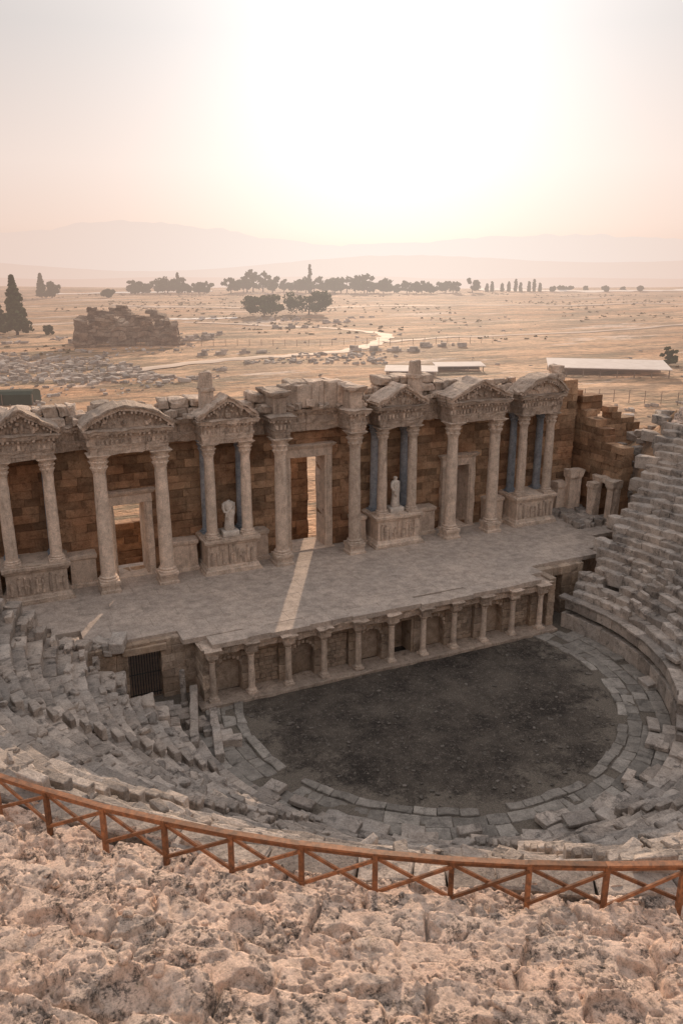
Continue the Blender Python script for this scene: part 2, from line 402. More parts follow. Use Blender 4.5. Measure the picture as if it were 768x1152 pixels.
# ---------------------------------------------------------------- stage building
SB=empty('roman_stage_building')
wall=MB(); core=MB(); holes=[]
X0=-3.0
doors=[(7.67,.92,4.7),(19.5,1.25,6.5),(31.35,.92,4.7)]
for (c_,hw,h) in doors: holes.append((c_-hw-X0,c_+hw-X0,3.4,3.5+h))
course_wall(wall,(X0,48),(42,48),1.3,1.5,lambda t:13.6+.5*math.sin(t*1.7)*math.sin(t*.6),holes,core=core,dj=.05)
course_wall(wall,(39.6,48.6),(52,48.6),1.2,2.0,lambda t:13.8-t*.45+.6*math.sin(t*3),(),core=core,dj=.08)
course_wall(wall,(42.6,49),(42.6,43.2),1.0,2.0,lambda t:12.6-t*.72+.4*math.sin(t*4),[(3.7,4.9,3.4,6.3)],core=core,dj=.08)
# rear corridor wall behind the doors (ruined; gap placed and sized to let the sun streak through)
def rear_top(t):
    x=t-2.; return 5.6+.3*math.sin(t*1.3)+5.*float(sst(12,16,np.array([x]))[0])
course_wall(wall,(-2,52.2),(41,52.2),1.0,2.0,rear_top,[(23.3,24.9,2.0,9.3)],core=core,dj=.07)
wall.build('back_wall',M_wall,SB,amp=.03,freq=2.2); core.build('wall_core',M_wall,SB)  # core: unseen filler boxes added to stop light leaking between blocks
# door frames
fr=MB()
for (c_,hw,h) in doors:
    for s in (-1,1):
        xa=c_+s*(hw-.02); xb=c_+s*(hw+.48); a,b=min(xa,xb),max(xa,xb)
        box(fr,a,b,47.72,49.38,3.5,3.5+h,.03,(4,4,10)); box(fr,a+(.0 if s<0 else .12),b-(.12 if s<0 else .0),47.64,47.73,3.5,3.5+h-.003,.02,(4,4,8))
    loft_rect(fr,c_-hw-.5,c_+hw+.5,47.7,49.4,[(3.5+h,0),(4.05+h,0),(4.08+h,.08),(4.25+h,.2),(4.32+h,.24),(4.36+h,.05)])
    box(fr,c_-hw-.6,c_+hw+.6,47.5,49.4,3.42,3.56,.03)
fr.build('door_frames',M_marble,SB,amp=.03,freq=3)

# columns
def column(mb,x,y,z0,z1,r,seg=28):
    hc=r*2.6; s=U(0,1)
    box(mb,x-r*1.38,x+r*1.38,y-r*1.38,y+r*1.38,z0,z0+.2*r*1.6,.02,rnd=s)
    b=z0+.2*r*1.6
    pr=[(r*1.34,b),(r*1.40,b+.08*r),(r*1.40,b+.18*r),(r*1.3,b+.26*r),(r*1.12,b+.30*r),(r*1.12,b+.40*r),(r*1.24,b+.46*r),(r*1.24,b+.56*r),(r*1.05,b+.62*r)]
    zs=b+.7*r; ze=z1-hc
    for q in range(15):
        t=q/14; pr.append((r*(1-.15*t**1.6),zs+(ze-zs)*t))
    pr+= [(r*.95,ze+.02),(r*.95,ze+.06*r),(r*.86,ze+.1*r)]
    lathe(mb,x,y,pr,seg,rnd=s)
    cp=[]; 
    for t,k_ in ((0,.86),(.12,.98),(.28,1.14),(.34,1.02),(.46,1.1),(.6,1.3),(.66,1.12),(.78,1.25),(.88,1.5),(.9,1.3)): cp.append((r*k_,ze+.1*r+(hc-.1*r)*t*.98))
    am=[0,.05,.12,.02,.08,.12,.02,.05,.16,.05]
    lathe(mb,x,y,cp,32,mod=lambda q,th:1+am[q]*np.cos((8 if q<7 else 4)*th+(math.pi*(q>=4)*(q<7))+(0 if q<7 else math.pi)),rnd=s)
    loft_rect(mb,x-r*1.3,x+r*1.3,y-r*1.3,y+r*1.3,[(z1-.3*r,0),(z1-.18*r,.03),(z1-.1*r,.09),(z1,.09)],step=.3,rnd=s)
ZE=11.85
EP=[(0,0),(.22,0),(.23,.03),(.42,.03),(.43,.07),(.58,.09),(.60,.02),(1.0,.02),(1.04,.10),(1.16,.13),(1.18,.28),(1.36,.34),(1.42,.40),(1.46,.12)]
cols=MB(); bcols=MB(); ent=MB(); pod=MB(); ped=MB(); det=MB()
PODP=[(3.45,.22),(3.75,.22),(3.80,.13),(3.92,.10),(3.98,0),(5.3,0),(5.36,.06),(5.46,.10),(5.54,.2),(5.72,.22),(5.74,.1),(5.8,.1)]
def dentils(x0,x1,y0,y1,z):
    x=x0-.1
    while x<x1+.1:
        if U(0,1)>.15: block(det,(x,y0-.19,z),(.13,.13,.12),0,.015); 
        if U(0,1)>.15: block(det,(x,y0-.06,z-.38),(.16,.08,.28+U(-.05,.05)),U(-.2,.2),.03)
        x+=.26
    for xx in (x0-.19,x1+.19):
        y=y0
        while y<y1:
            block(det,(xx,y,z),(.13,.13,.12),0,.015); y+=.26
def relief(x0,x1,y,z0,z1):
    x=x0+.2
    while x<x1-.15:
        h=U(.55,.95)*(z1-z0); block(det,(x,y-.03,z0+h/2+.05),(U(.12,.22),.14,h),0,.06,(4,4,6),tx=U(-.2,.2)); block(det,(x+U(-.04,.04),y-.06,z0+h+.1),(.13,.13,.15),0,.06)
        if U(0,1)<.5: block(det,(x+.12,y-.04,z0+h*.6),(.3,.09,.09),0,.03,tx=U(-.6,.6))
        x+=U(.25,.42)
def aedicula(x0,x1,kind,pedm,blue=False,ztop=ZE):
    cx=(x0+x1)/2
    if kind=='podium':
        loft_rect(pod,x0-.45,x1+.45,45.85,47.95,PODP,step=.35)
        loft_rect(pod,x0-.75,x1+.75,45.6,47.95,[(3.44,0),(3.62,0)],step=.35)
        relief(x0-.4,x1+.4,45.85,4.02,5.25)
        for s,xx in ((-1,x0),(1,x1)):
            column(cols,xx,46.25,5.8,ztop,.34)
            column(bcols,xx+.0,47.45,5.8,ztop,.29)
    else:
        for xx in (x0,x1):
            loft_rect(ped,xx-.5,xx+.5,45.45,46.45,[(3.45,.1),(3.66,.1),(3.7,.02),(3.95,.0),(3.98,.07),(4.08,.07)],step=.3)
            column(cols,xx,45.95,4.08,ztop,.42)
    ya=45.85 if kind=='podium' else 45.5
    ex=.42
    if pedm=='res':
        for xx in (x0,x1):
            loft_rect(ent,xx-.5,xx+.5,ya,48.2,[(ztop+z,o) for z,o in EP],step=.25); dentils(xx-.5,xx+.5,ya,47.3,ztop+1.1)
            loft_rect(ent,xx-.42,xx+.42,ya+.25,48.1,[(ztop+1.44,0),(ztop+2.0,0),(ztop+2.5,0),(ztop+2.55,.1),(ztop+2.7,.22),(ztop+2.85,.26),(ztop+2.9,0)],step=.25)
        return
    loft_rect(ent,x0-ex,x1+ex,ya,48.2,[(ztop+z,o) for z,o in EP],step=.25); dentils(x0-ex,x1+ex,ya,47.3,ztop+1.1)
    z0=ztop+1.44; xa=x0-ex-.3; xb=x1+ex+.3
    if pedm=='tri':
        hgt=1.1
        full=[(xa+(cx-xa)*t,z0+hgt*t) for t in np.linspace(0,1,12)]+[(cx+(xb-cx)*t,z0+hgt*(1-t)) for t in np.linspace(.09,1,11)]
    else:
        hgt=1.0; hw=(xb-xa)/2
        full=[(a,z0+hgt*(1-((a-cx)/hw)**2)) for a in np.linspace(xa,xb,23)]
    sweep_xz(ent,full,.2,ya-.28,47.4); sweep_xz(ent,[(a,b+.2) for a,b in full],.12,ya-.42,47.2)
    for a,b in full[1:-1]:
        if U(0,1)>.15: block(det,(a,ya-.2,b-.09),(.12,.16,.15),0,.02)
    for q in range(11):
        t=U(-.6,.6); block(det,(cx+t*(xb-xa)/2,ya+.05,z0+.2+U(0,.5)*(1-abs(t))),(U(.12,.3),.16,U(.12,.4)),0,.06,(4,4,4),tx=U(-.5,.5))
    m=len(full); V=[]
    for yy in (ya+.1,47.3):
        V+= [(a,yy,z0-.02) for a,b in full]+[(a,yy,b+.02) for a,b in full]
    Fq=[[q,q+1,m+q+1,m+q] for q in range(m-1)]+[[2*m+q+1,2*m+q,3*m+q,3*m+q+1] for q in range(m-1)]
    ent.add(V,Fq)
aedicula(.75,3.15,'podium','tri')
aedicula(5.9,9.4,'low','arc')
aedicula(12.4,14.7,'podium','tri')
aedicula(16.9,22.1,'low','res')
aedicula(24.3,26.6,'podium','tri')
aedicula(29.6,33.1,'low','tri')
aedicula(35.8,38.2,'podium','arc')
loft_rect(ent,-3,40,47.45,49.45,[(ZE-.02+z*1.003,o*.8) for z,o in EP],step=.3); dentils(-3,40,47.5,47.6,ZE+1.09)
for a,b in ((-3,.05),(3.9,5.4),(9.9,11.65),(15.45,16.4),(22.6,23.55),(27.35,29.1),(33.6,35.05)):
    loft_rect(pod,a+.02,b-.02,47.15,47.97,[(3.45,.1),(3.7,.1),(3.76,.0),(5.2,0),(5.3,.08),(5.5,.1),(5.55,0)],step=.35)
# attic blocks on top: broken second storey
att=MB()
for lay in range(3):
    t=-3.
    while t<40:
        l=U(.5,1.5); z0=13.28+lay*.55
        if fbm(np.array([[t*.35,lay*.3,0.]]),2,6)[0]*.9+U(-.3,.3)<(1.2,.35,-.1)[lay]:
            block(att,(t+l/2,48.3+U(-.35,.25),z0+.27),(l-.03,U(1.0,1.9),.56+U(-.1,.12)),U(-.09,.09),.08,(6,5,5),tx=U(-.09,.09))
        t+=l
t=17.6
while t<21.4:
    l=U(.6,1.1); block(att,(t+l/2,47.5,14.1),(l,1.1,1.6+U(-.2,.3)),0,.06,(5,5,5)); t+=l+.02
for xx,yy in ((12.6,46.9),(27.0,46.9)):
    loft_rect(att,xx-.34,xx+.34,yy-.3,yy+.3,[(13.3,.05),(14.9,.0),(14.95,.1),(15.1,.12),(15.15,0),(16.0,-.02),(16.05,-.1)],step=.3)
for q in range(150):
    xx=U(-2,40); yy=U(45.9,48.6); s=U(.15,.5); block(att,(xx,yy,13.4+s*.4+(.5 if yy>47.7 else 0)),(s*1.6,s,s*.9),U(0,3),.05,(4,4,4),tx=U(-.3,.3))
att.build('attic_blocks',M_ent,SB,amp=.085,freq=2.5,octv=4)
det.build('carved_ornament',M_ent,SB,amp=.02,freq=5)
cols.build('marble_columns',M_marble,SB,amp=.016,freq=3,smooth=False)
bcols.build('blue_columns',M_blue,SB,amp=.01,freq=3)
ent.build('entablature_and_pediments',M_ent,SB,amp=.065,freq=2.8,octv=4)
pod.build('podiums',M_marble,SB,amp=.035,freq=3,octv=4)
ped.build('pedestals',M_marble,SB,amp=.02,freq=3)
# stage floor
fl=MB(); y=36.45; row=0
def in_stage(x,y):
    if y<38.2: return 8.7<x<31.5
    lim_l=5.6 if y<39 else (2.6 if y<41.7 else -1.5)
    lim_r=34.9+max(0,(y-38.2))*1.35
    return lim_l<x<min(lim_r,42.4)
while y<49.4:
    dpt=U(.85,1.25) if row else 1.1; x=-2+U(0,1)
    while x<43:
        l=U(1.2,2.6)
        if in_stage(x+l/2,y+dpt/2):
            block(fl,(x+l/2,y+dpt/2+(U(-.2,.12) if row==0 else 0),3.36+U(-.004,.004)),(l-.006,dpt-.006,.28),U(-.03,.03) if row==0 else 0,.01,(5,4,4))
        x+=l
    y+=dpt; row+=1
fl.build('stage_floor',M_floor,SB,amp=.008,freq=1.5)
sol=MB()
box(sol,8.9,31.3,38.3,48.2,-.5,3.25); box(sol,5.8,8.9,38.9,48.2,3.0,3.24); box(sol,31.3,35,38.9,48.2,-.5,3.24); box(sol,-1.5,5.8,41.5,48.2,-.5,3.23); box(sol,35,42.4,42.6,48.2,-.5,3.23); box(sol,2.6,5.8,39.1,41.5,2.6,3.23);
sol.build('stage_substructure',M_pros,SB)
# proscenium colonnade
pc=MB(); pw=MB(); pe=MB()
xs=[9.44+2.106*i for i in range(11)]
for i,xx in enumerate(xs):
    z0=.18; s=U(0,1)
    box(pc,xx-.27,xx+.27,36.3,36.84,z0,z0+.14,.02,rnd=s)
    lathe(pc,xx,36.57,[(.24,z0+.14),(.25,z0+.2),(.19,z0+.28),(.18,z0+.34),(.175,1.2),(.155,2.35),(.18,2.38),(.18,2.42),(.15,2.45),(.22,2.55),(.27,2.64)],16,rnd=s)
    box(pc,xx-.28,xx+.28,36.29,36.85,2.64,2.73,.02,rnd=s)
    loft_rect(pe,xx-.3,xx+.3,36.25,37.0,[(2.72,0),(2.92,.0),(2.93,.03),(3.08,.04),(3.12,.12),(3.24,.16),(3.26,.04)],step=.2)
loft_rect(pe,9.0,31.2,36.62,37.6,[(2.73,0),(2.93,0),(2.94,.03),(3.07,.04),(3.11,.1),(3.215,.14),(3.218,.0)],step=.3)
box(pe,8.6,31.6,36.0,37.5,-.1,.18,.04,(40,5,4))
def arch_panel(mb,x0,x1,y,z0,z1,ax0,ax1,zs,depth,arch=True,d0=0.):
    cx=(ax0+ax1)/2; R=(ax1-ax0)/2; m=13
    if arch: arc=[(cx-R*math.cos(a),zs+R*math.sin(a)) for a in np.linspace(0,math.pi,m)]
    else: arc=[(ax0+(ax1-ax0)*q/(m-1),zs) for q in range(m)]
    V=[(x0,y,z0),(ax0,y,z0),(ax0,y,zs),(ax0,y,z1),(x0,y,z1),(x0,y,zs),(ax1,y,z0),(x1,y,z0),(x1,y,zs),(x1,y,z1),(ax1,y,z1),(ax1,y,zs)]
    Fq=[[0,1,2,5],[5,2,3,4],[6,7,8,11],[11,8,9,10]]
    n0=len(V)
    for a,b in arc: V.append((a,y,b))
    for a,b in arc: V.append((a,y,z1))
    for a,b in arc: V.append((a,y+depth,b))
    for q in range(m-1):
        Fq.append([n0+q,n0+q+1,n0+m+q+1,n0+m+q]); Fq.append([n0+q+1,n0+q,n0+2*m+q,n0+2*m+q+1])
    n1=len(V); V+=[(ax0,y+depth,z0),(ax1,y+depth,z0)]
    Fq.append([1,n1,n0+2*m,n0]); Fq.append([n1+1,6,n0+m-1,n0+3*m-1])
    Fq.append([n1,n1+1]+[n0+2*m+q for q in range(m-1,-1,-1)])
    mb.add(V,Fq)
for i in range(10):
    a=xs[i]; b=xs[i+1]; c_=(a+b)/2
    if i==5: arch_panel(pw,a,b,37.1,.1,2.8,c_-.55,c_+.55,2.3,1.2,False)
    elif i%2==0:
        arch_panel(pw,a,b,37.1,.1,2.8,c_-.66,c_+.66,1.55,.55,True)
        for q in range(9):   # voussoirs round the arch
            t=math.pi*(q+.5)/9; block(pe,(c_-.74*math.cos(t),37.08,1.55+.74*math.sin(t)),(.16,.1,.16),0,.02)
    else: arch_panel(pw,a,b,37.1,.1,2.8,c_-.72,c_+.72,2.35,.3,False)
    for q in range(5):
        zz=.12+q*.52
        for xx in (a+.12,b-.12): block(pw,(xx,37.07,zz+.25),(.5,.12,.49),0,.03,(4,4,4))
    if i%2==1 and i!=5:   # brick infill of the square bays
        zz=.2
        while zz<2.25:
            xx=c_-.7
            while xx<c_+.6:
                l=U(.25,.5); l=min(l,c_+.71-xx); block(pw,(xx+l/2,37.38,zz+.12),(l-.015,.12,.23),0,.02,(4,4,4)); xx+=l
            zz+=.25
pwl=MB()
course_wall(pwl,(3.2,38.3),(9.2,38.3),.7,-.2,lambda t:3.2,[(2.3,4.0,-.3,2.85)],hh=(.4,.55),ll=(.5,1.1))
course_wall(pwl,(31.3,38.2),(35.2,38.2),.7,-.2,lambda t:3.2,[(.8,2.2,-.3,2.6)],hh=(.4,.55),ll=(.5,1.1))
course_wall(pwl,(8.95,38.3),(8.95,36.6),.5,-.2,lambda t:3.2,(),hh=(.4,.55),ll=(.5,1.1))
course_wall(pwl,(31.7,36.7),(31.7,38.2),.5,-.2,lambda t:3.2,(),hh=(.4,.55),ll=(.5,1.1))
course_wall(pwl,(-1.8,41.4),(2.6,39.2),.7,-.2,lambda t:3.2,(),hh=(.4,.55),ll=(.5,1.1))
course_wall(pwl,(2.6,39.1),(5.4,38.5),.7,-.2,lambda t:3.2,(),hh=(.4,.55),ll=(.5,1.1))
course_wall(pwl,(35,38.3),(40.5,42.5),.7,-.2,lambda t:3.2,(),hh=(.4,.55),ll=(.5,1.1))
box(pwl,5.2,7.5,38.15,39.0,2.82,3.2,.04,(8,4,4)); 
pwl.build('side_walls',M_pros,SB,amp=.03,freq=2.5)
pw.build('niche_wall',M_pros,SB,amp=.015,freq=3)
pc.build('proscenium_columns',M_marble,SB,amp=.012,freq=4)
pe.build('proscenium_entablature',M_ent,SB,amp=.05,freq=2.5)
gt=MB()
for q in range(12): tube(gt,[(5.55+q*.14,38.75,0),(5.55+q*.14,38.75,2.8)],.02,6)
for zz in (.2,1.4,2.7): tube(gt,[(5.5,38.76,zz),(7.2,38.76,zz)],.03,6)
gt.build('iron_gate',M_iron)
lo=MB()
for q in range(46):
    t=U(0,1); xx=-1+t*6.6+U(-.5,.5); yy=41.6-t*3.2+U(-.7,.3); s=U(.3,.75); block(lo,(xx,yy,3.5+U(-.35,.15)),(s*1.5,s,s*.8),U(0,3),.06,(5,5,4),tx=U(-.2,.2))
for q in range(70):
    xx=U(39.6,42.2); yy=U(43.6,47.6); s=U(.25,.7); block(lo,(xx,yy,3.5+s*.35),(s*1.4,s,s*.9),U(0,3),.05,(5,5,4),tx=U(-.15,.15))
for q in range(160):
    xx=U(43.5,58); yy=U(42.5,54); s=U(.3,1.0); block(lo,(xx,yy,gh(xx,yy)+s*.3),(s*1.5,s,s*.8),U(0,3),.06,(4,4,4),tx=U(-.3,.3))
lo.build('fallen_stone_blocks',M_seat,amp=.05,freq=2)
fg=MB()
for (xx,yy,wd,hh_) in ((41.3,46.8,1.1,3.6),(40.4,47.3,.9,2.6),(42.0,45.2,.7,2.9),(42.2,43.4,.8,3.4)):
    loft_rect(fg,xx-wd/2,xx+wd/2,yy-.3,yy+.3,[(3.45,.1),(3.7,.1),(3.75,0),(3.5+hh_*.8,0),(3.5+hh_*.85,.08),(3.5+hh_,.12),(3.52+hh_,-.1)],step=.25)
box(fg,42.2,42.75,43.75,44.1,3.4,6.4,.03,(4,4,8)); box(fg,42.2,42.75,45.3,45.65,3.4,6.4,.03,(4,4,8)); box(fg,42.15,42.78,43.7,45.7,6.4,6.85,.03,(4,8,4))
fg.build('carved_wing_fragments',M_marble,SB,amp=.08,freq=2.5)

# ---------------------------------------------------------------- statues
def statue(x,y,z,h,head=True,rot=0,name='draped_statue'):
    mb=MB(); seg=28
    R=[(0,.20,.17,0),(.04,.25,.2,0),(.2,.22,.18,.0),(.42,.21,.17,.02),(.5,.23,.18,.03),(.58,.19,.15,.02),(.66,.2,.155,0),(.76,.25,.17,-.01),(.82,.27,.15,-.01),(.86,.2,.12,-.01),(.875,.09,.08,0),(.9,.075,.075,0)]
    if head: R+=[(.91,.08,.085,0),(.93,.095,.11,0),(.96,.10,.12,0),(.985,.085,.1,0),(1.0,.03,.04,0)]
    th=np.arange(seg)*2*math.pi/seg; V=[]
    for t,rx,ry,ox in R:
        fo=1+(.07*np.sin(9*th+t*6)+.04*np.sin(5*th-t*9))*(1 if t<.72 else .25 if t<.86 else 0)
        a=rx*fo*np.cos(th)*h/1.75*1.1+ox*h; b=ry*fo*np.sin(th)*h/1.75*1.1
        V.append(np.stack([a*math.cos(rot)-b*math.sin(rot)+x,a*math.sin(rot)+b*math.cos(rot)+y,np.full(seg,z+.35+t*h)],1))
    V=np.concatenate(V); m=len(R); F=[[q*seg+i,q*seg+(i+1)%seg,(q+1)*seg+(i+1)%seg,(q+1)*seg+i] for q in range(m-1) for i in range(seg)]
    F.append([(m-1)*seg+i for i in range(seg)]); mb.add(V,F,.9)
    k=h/1.75; c,s=math.cos(rot),math.sin(rot)
    def T(a,b,cz): return (x+(a*c-b*s)*k,y+(a*s+b*c)*k,z+.35+cz*k)
    tube(mb,[T(-.25,0,1.42),T(-.29,-.02,1.2),T(-.25,-.08,1.0),T(-.12,-.2,.98)],[.09*k,.085*k,.07*k,.05*k],10,.9)
    tube(mb,[T(.25,0,1.42),T(.27,0,1.15),T(.23,-.05,.92),T(.22,-.08,.82)],[.09*k,.08*k,.065*k,.05*k],10,.9)
    tube(mb,[T(.2,-.1,1.35),T(0,-.19,1.1),T(-.2,-.16,.85),T(-.1,-.2,.6)],[.05*k,.06*k,.06*k,.04*k],8,.9)
    box(mb,x-.42*k,x+.42*k,y-.36*k,y+.36*k,z,z+.36,.03,rnd=.7)
    return mb.build(name,M_stat,amp=.012,freq=5,smooth=True)
M_stat=stone('statue_marble',(.62,.56,.50),(.54,.48,.43),(.25,.22,.2),.35,1.,.4,.02,.2)
statue(13.55,46.35,5.8,2.15,False)
statue(25.45,46.5,5.8,2.15,True,.3)

# ---------------------------------------------------------------- orchestra
mb=MB(); nx,ny=160,100; gx,gy=np.meshgrid(np.linspace(5,35.5,nx),np.linspace(19,38.6,ny),indexing='ij')
P=np.stack([gx.ravel(),gy.ravel(),np.zeros(nx*ny)],1); P[:,2]=fbm(P*.9,4,3)*.035
i=np.arange(nx*ny).reshape(nx,ny); F=np.stack([i[:-1,:-1],i[1:,:-1],i[1:,1:],i[:-1,1:]],-1).reshape(-1,4); mb.add(P,F,.5); mb.build('orchestra_floor',M_orch,smooth=True)
mb=MB()
for q in range(320):
    a=U(0,6.283); r=9.7*U(0,1)**.3; s=U(.03,.16); xx,yy=CX+r*math.cos(a),CY+r*math.sin(a)
    if yy<36: block(mb,(xx,yy,.015),(s*1.4,s,s*.6),U(0,3),.02,(4,4,4),rnd=U(0,.6))
M_peb=stone('pebble_stone',(.20,.175,.155),(.14,.125,.11),(.05,.05,.05),.5,1.,.5,.02,.6)
mb.build('orchestra_pebbles',M_peb)
def left_lim(x): return 33.8+(7.7-x)*.7
def right_lim(x): return 37.3+(x-34.5)*.43
def ok(x,y,m=0): 
    return y<(right_lim(x) if x>CX else left_lim(x))-m
ring=MB()
def pol(mb,r0,r1,ztop,thk,lmin,lmax,a0=-205,a1=25,jz=.02,jr=.03,miss=0.,rr=.04,n=(5,4,4),lim=True,gap=.02,tj=.0,ruin=False):
    a=a0+U(0,1); rc=(r0+r1)/2
    while a<a1:
        l=U(lmin,lmax); da=math.degrees(l/rc); am=math.radians(a+da/2); x=CX+rc*math.cos(am); y=CY+rc*math.sin(am)
        zt=ztop(a+da/2) if callable(ztop) else ztop
        g=(ok(x,y) if lim else y<36.1)
        if g and U(0,1)>miss:
            k_=(1.9 if (ruin and a<-115) else 1.)
            dz=U(-jz,jz)*k_; dr=U(-jr,jr)*k_
            if ruin and U(0,1)<.05*k_: dz-=U(.05,.2)
            block(mb,(x+dr*math.cos(am),y+dr*math.sin(am),zt+dz-thk/2),(l-gap,r1-r0,thk),am+math.pi/2+U(-.01,.01)*k_*(2 if ruin else 1),rr,n,tx=U(-tj,tj)*k_,ty=U(-tj,tj)*k_)
        a+=da
pol(ring,9.85,10.3,.10,.3,.7,1.3,lim=False,jr=.06,miss=.08,tj=.03)
pol(ring,10.35,11.0,.04,.3,.6,1.6,lim=False,jz=.03,miss=.10,tj=.03)
pol(ring,11.02,11.75,.07,.3,.6,1.7,lim=False,jz=.03,miss=.08,tj=.03)
pol(ring,11.77,12.45,.12,.3,.6,1.7,lim=False,jz=.04,miss=.08,tj=.04)
ring.build('orchestra_paving',M_ring,amp=.05,freq=2)
# ---------------------------------------------------------------- lower seating
def hp(a):   # podium height by angle
    return .55+1.45*float(sst(-58,-38,np.array([a]))[0])
seat=MB(); pd=MB()
pol(pd,12.5,13.0,lambda a:hp(a)*.5,1.0,.9,1.6,jr=.02,jz=.01)
pol(pd,12.5,13.0,lambda a:hp(a)-.1,.6,.9,1.6,jr=.02,jz=.01)
pol(pd,12.42,13.1,lambda a:hp(a)+.05,.16,.9,1.6,jr=.02,jz=.01)
pd.build('podium_wall',M_seat,amp=.03,freq=2.2)
NR=23; RUN=(26.7-13.1)/NR
stairs=[-190,-165,-140,-112,-84,-56,-28,-3]
for kx in range(NR):
    r0=13.1+RUN*kx
    def zt(a,kx=kx): return hp(a)+(11.3-hp(a))*(kx+1)/NR*1.0
    pol(seat,r0,r0+RUN+.12,zt,.9,.6,1.9,jz=.02,jr=.03,miss=.008,rr=.07,n=(6,4,4),tj=.02,ruin=True)
    for sa in stairs:
        am=math.radians(sa); rc=r0+RUN*.22; x=CX+rc*math.cos(am); y=CY+rc*math.sin(am)
        if ok(x,y,.5): block(seat,(x,y,zt(sa)+.0+.1-RUN*0),(.75,RUN*.45,.42),am+math.pi/2,.04,(4,4,4))
for q in range(520):  # broken lumps on the seats
    a=U(-200,-90) if q<400 else U(-90,15); r=U(13.5,26); kx=int((r-13.1)/RUN); z=hp(a)+(11.3-hp(a))*(kx+1)/NR; am=math.radians(a); x=CX+r*math.cos(am); y=CY+r*math.sin(am)
    if ok(x,y,.5): s=U(.06,.32); block(seat,(x,y,z+s*.2),(s*1.8,s,s*.7),U(0,3),.05,(4,4,4),tx=U(-.3,.3))
seat.build('stone_seating',M_seat,amp=.075,freq=2.2,octv=4)
# substructure under seats
mb=MB(); aa=np.radians(np.arange(-206,24,1.)); rr_=np.linspace(12.9,27,24)
A,Rr=np.meshgrid(aa,rr_,indexing='ij')
xx=CX+Rr*np.cos(A); yy=CY+Rr*np.sin(A); zz=(Rr-13.1)/13.6*10.6-.7
i=np.arange(xx.size).reshape(xx.shape); F=[]
for a in range(xx.shape[0]-1):
    for b in range(xx.shape[1]-1):
        if ok(xx[a,b],yy[a,b],.6): F.append([i[a,b],i[a,b+1],i[a+1,b+1],i[a+1,b]])
mb.add(np.stack([xx.ravel(),yy.ravel(),zz.ravel()],1),F,.3); mb.build('seating_substructure',M_seat)
mb=MB()
block(mb,(7.9,34.6,.75),(.4,5.2,.5),-.25,.04,(4,14,4),ty=.02); block(mb,(8.6,33.2,.35),(.4,4.2,.5),-.2,.04,(4,12,4))
for q in range(9): block(mb,(6.9+q*.28,36.9-q*.55,.22),(1.0,.5,.5),U(-.3,.1),.05,(5,4,4))
lathe(mb,8.0,37.2,[(.2,0),(.2,.1),(.15,.15),(.14,1.9),(.12,2.0)],14)
mb.build('passage_kerb_stones',M_seat,amp=.03,freq=2)
mb=MB()
for q in range(60):  # lifted slabs between ring and seats
    a=math.radians(U(-170,-15)); r=U(11.4,14.0); block(mb,(CX+r*math.cos(a),CY+r*math.sin(a),.24+(hp(math.degrees(a))+.1 if r>12.5 else 0)),(U(.7,1.5),U(.4,.8),U(.15,.3)),a+U(-.3,.3)+1.57,.04,(6,4,4),tx=U(-.1,.1),ty=U(-.1,.1))
mb.build('loose_paving_slabs',M_seat,amp=.03,freq=2)

# ---------------------------------------------------------------- upper eroded seating
RF=27.3; Z0=11.35; UR,UH=.80,.42
def upper_z(a,r):
    """a radians, r metres -> displaced r,z"""
    x=CX+r*np.cos(a); y=CY+r*np.sin(a); P=np.stack([x,y,np.zeros_like(x)],1)
    rj=r+fbm(P*.6,3,5)*.09+vn(P*3.1,8)*.035+vn(P*9,19)*.010
    kk=np.floor((rj-RF-.15)/UR); f=(rj-RF-.15)/UR-kk; kk=np.maximum(kk,-1); ki=kk.astype(np.int64); zi=0*ki
    s=a*30.+vn(P*2.5,44)*.08; bl=1.9
    sh=s+kk*.63+_h(ki,zi+3,zi,4)*.6
    bi=np.floor(sh/bl); bf=sh/bl-bi; bj=bi.astype(np.int64)
    hs=_h(ki,bj,zi,9); hs2=_h(ki,bj,zi+5,9); hs3=_h(ki,bj,zi+8,9)
    f2=np.clip(f-.12-.12*hs2,0,1)
    z=Z0+kk*UH+UH*sst(.0,.10,f2)+hs*.06+hs3*(bf-.5)*.10
    edge=np.minimum(bf,1-bf)*bl
    z-=.22*np.exp(-(edge/.04)**2)*(.6+.5*vn(P*2.,31))
    z-= .16*np.exp(-((1-f)/.05)**2)
    wv=fbm(P*1.0,3,12); z+=wv*.05
    br=fbm(P*1.5,3,61); z-=.11*sst(.30,.38,br)
    n1=fbm(P*5.,4,14,.5); z+=n1*.012
    wq=np.stack([n1,n1,n1],1)*.25
    cr=np.abs(vn(P*1.4+wq,52)); z-=.09*np.exp(-(cr/.015)**2)
    cr=np.abs(vn(P*3.6+wq,57)); z-=.025*np.exp(-(cr/.03)**2)
    pt=fbm(P*9.,2,23); z-=np.clip(pt-.48,0,.4)*.14
    z+=vn(P*26,29)*.005
    z=np.where(r<RF+.25,np.minimum(z,Z0+.05+n1*.03+wv*.04),z)
    return x,y,z
def upper(mb,a0,a1,r0,r1,da,dr):
    A,Rr=np.meshgrid(np.arange(a0,a1+da*.5,da),np.arange(r0,r1+dr*.5,dr),indexing='ij')
    x,y,z=upper_z(A.ravel(),Rr.ravel()); i=np.arange(x.size).reshape(A.shape)
    F=np.stack([i[:-1,:-1],i[:-1,1:],i[1:,1:],i[1:,:-1]],-1).reshape(-1,4)
    good=(y<np.where(x>CX,right_lim(x),left_lim(x))); F=F[good[F].all(axis=1)]
    mb.add(np.stack([x,y,z],1),F,.5)
ac=math.radians(-121.5); hw=math.radians(19.5)
mb=MB(); upper(mb,ac-hw,ac+hw,26.6,34.6,.0008,.022); mb.build('eroded_stone_seating',M_rock,smooth=True)
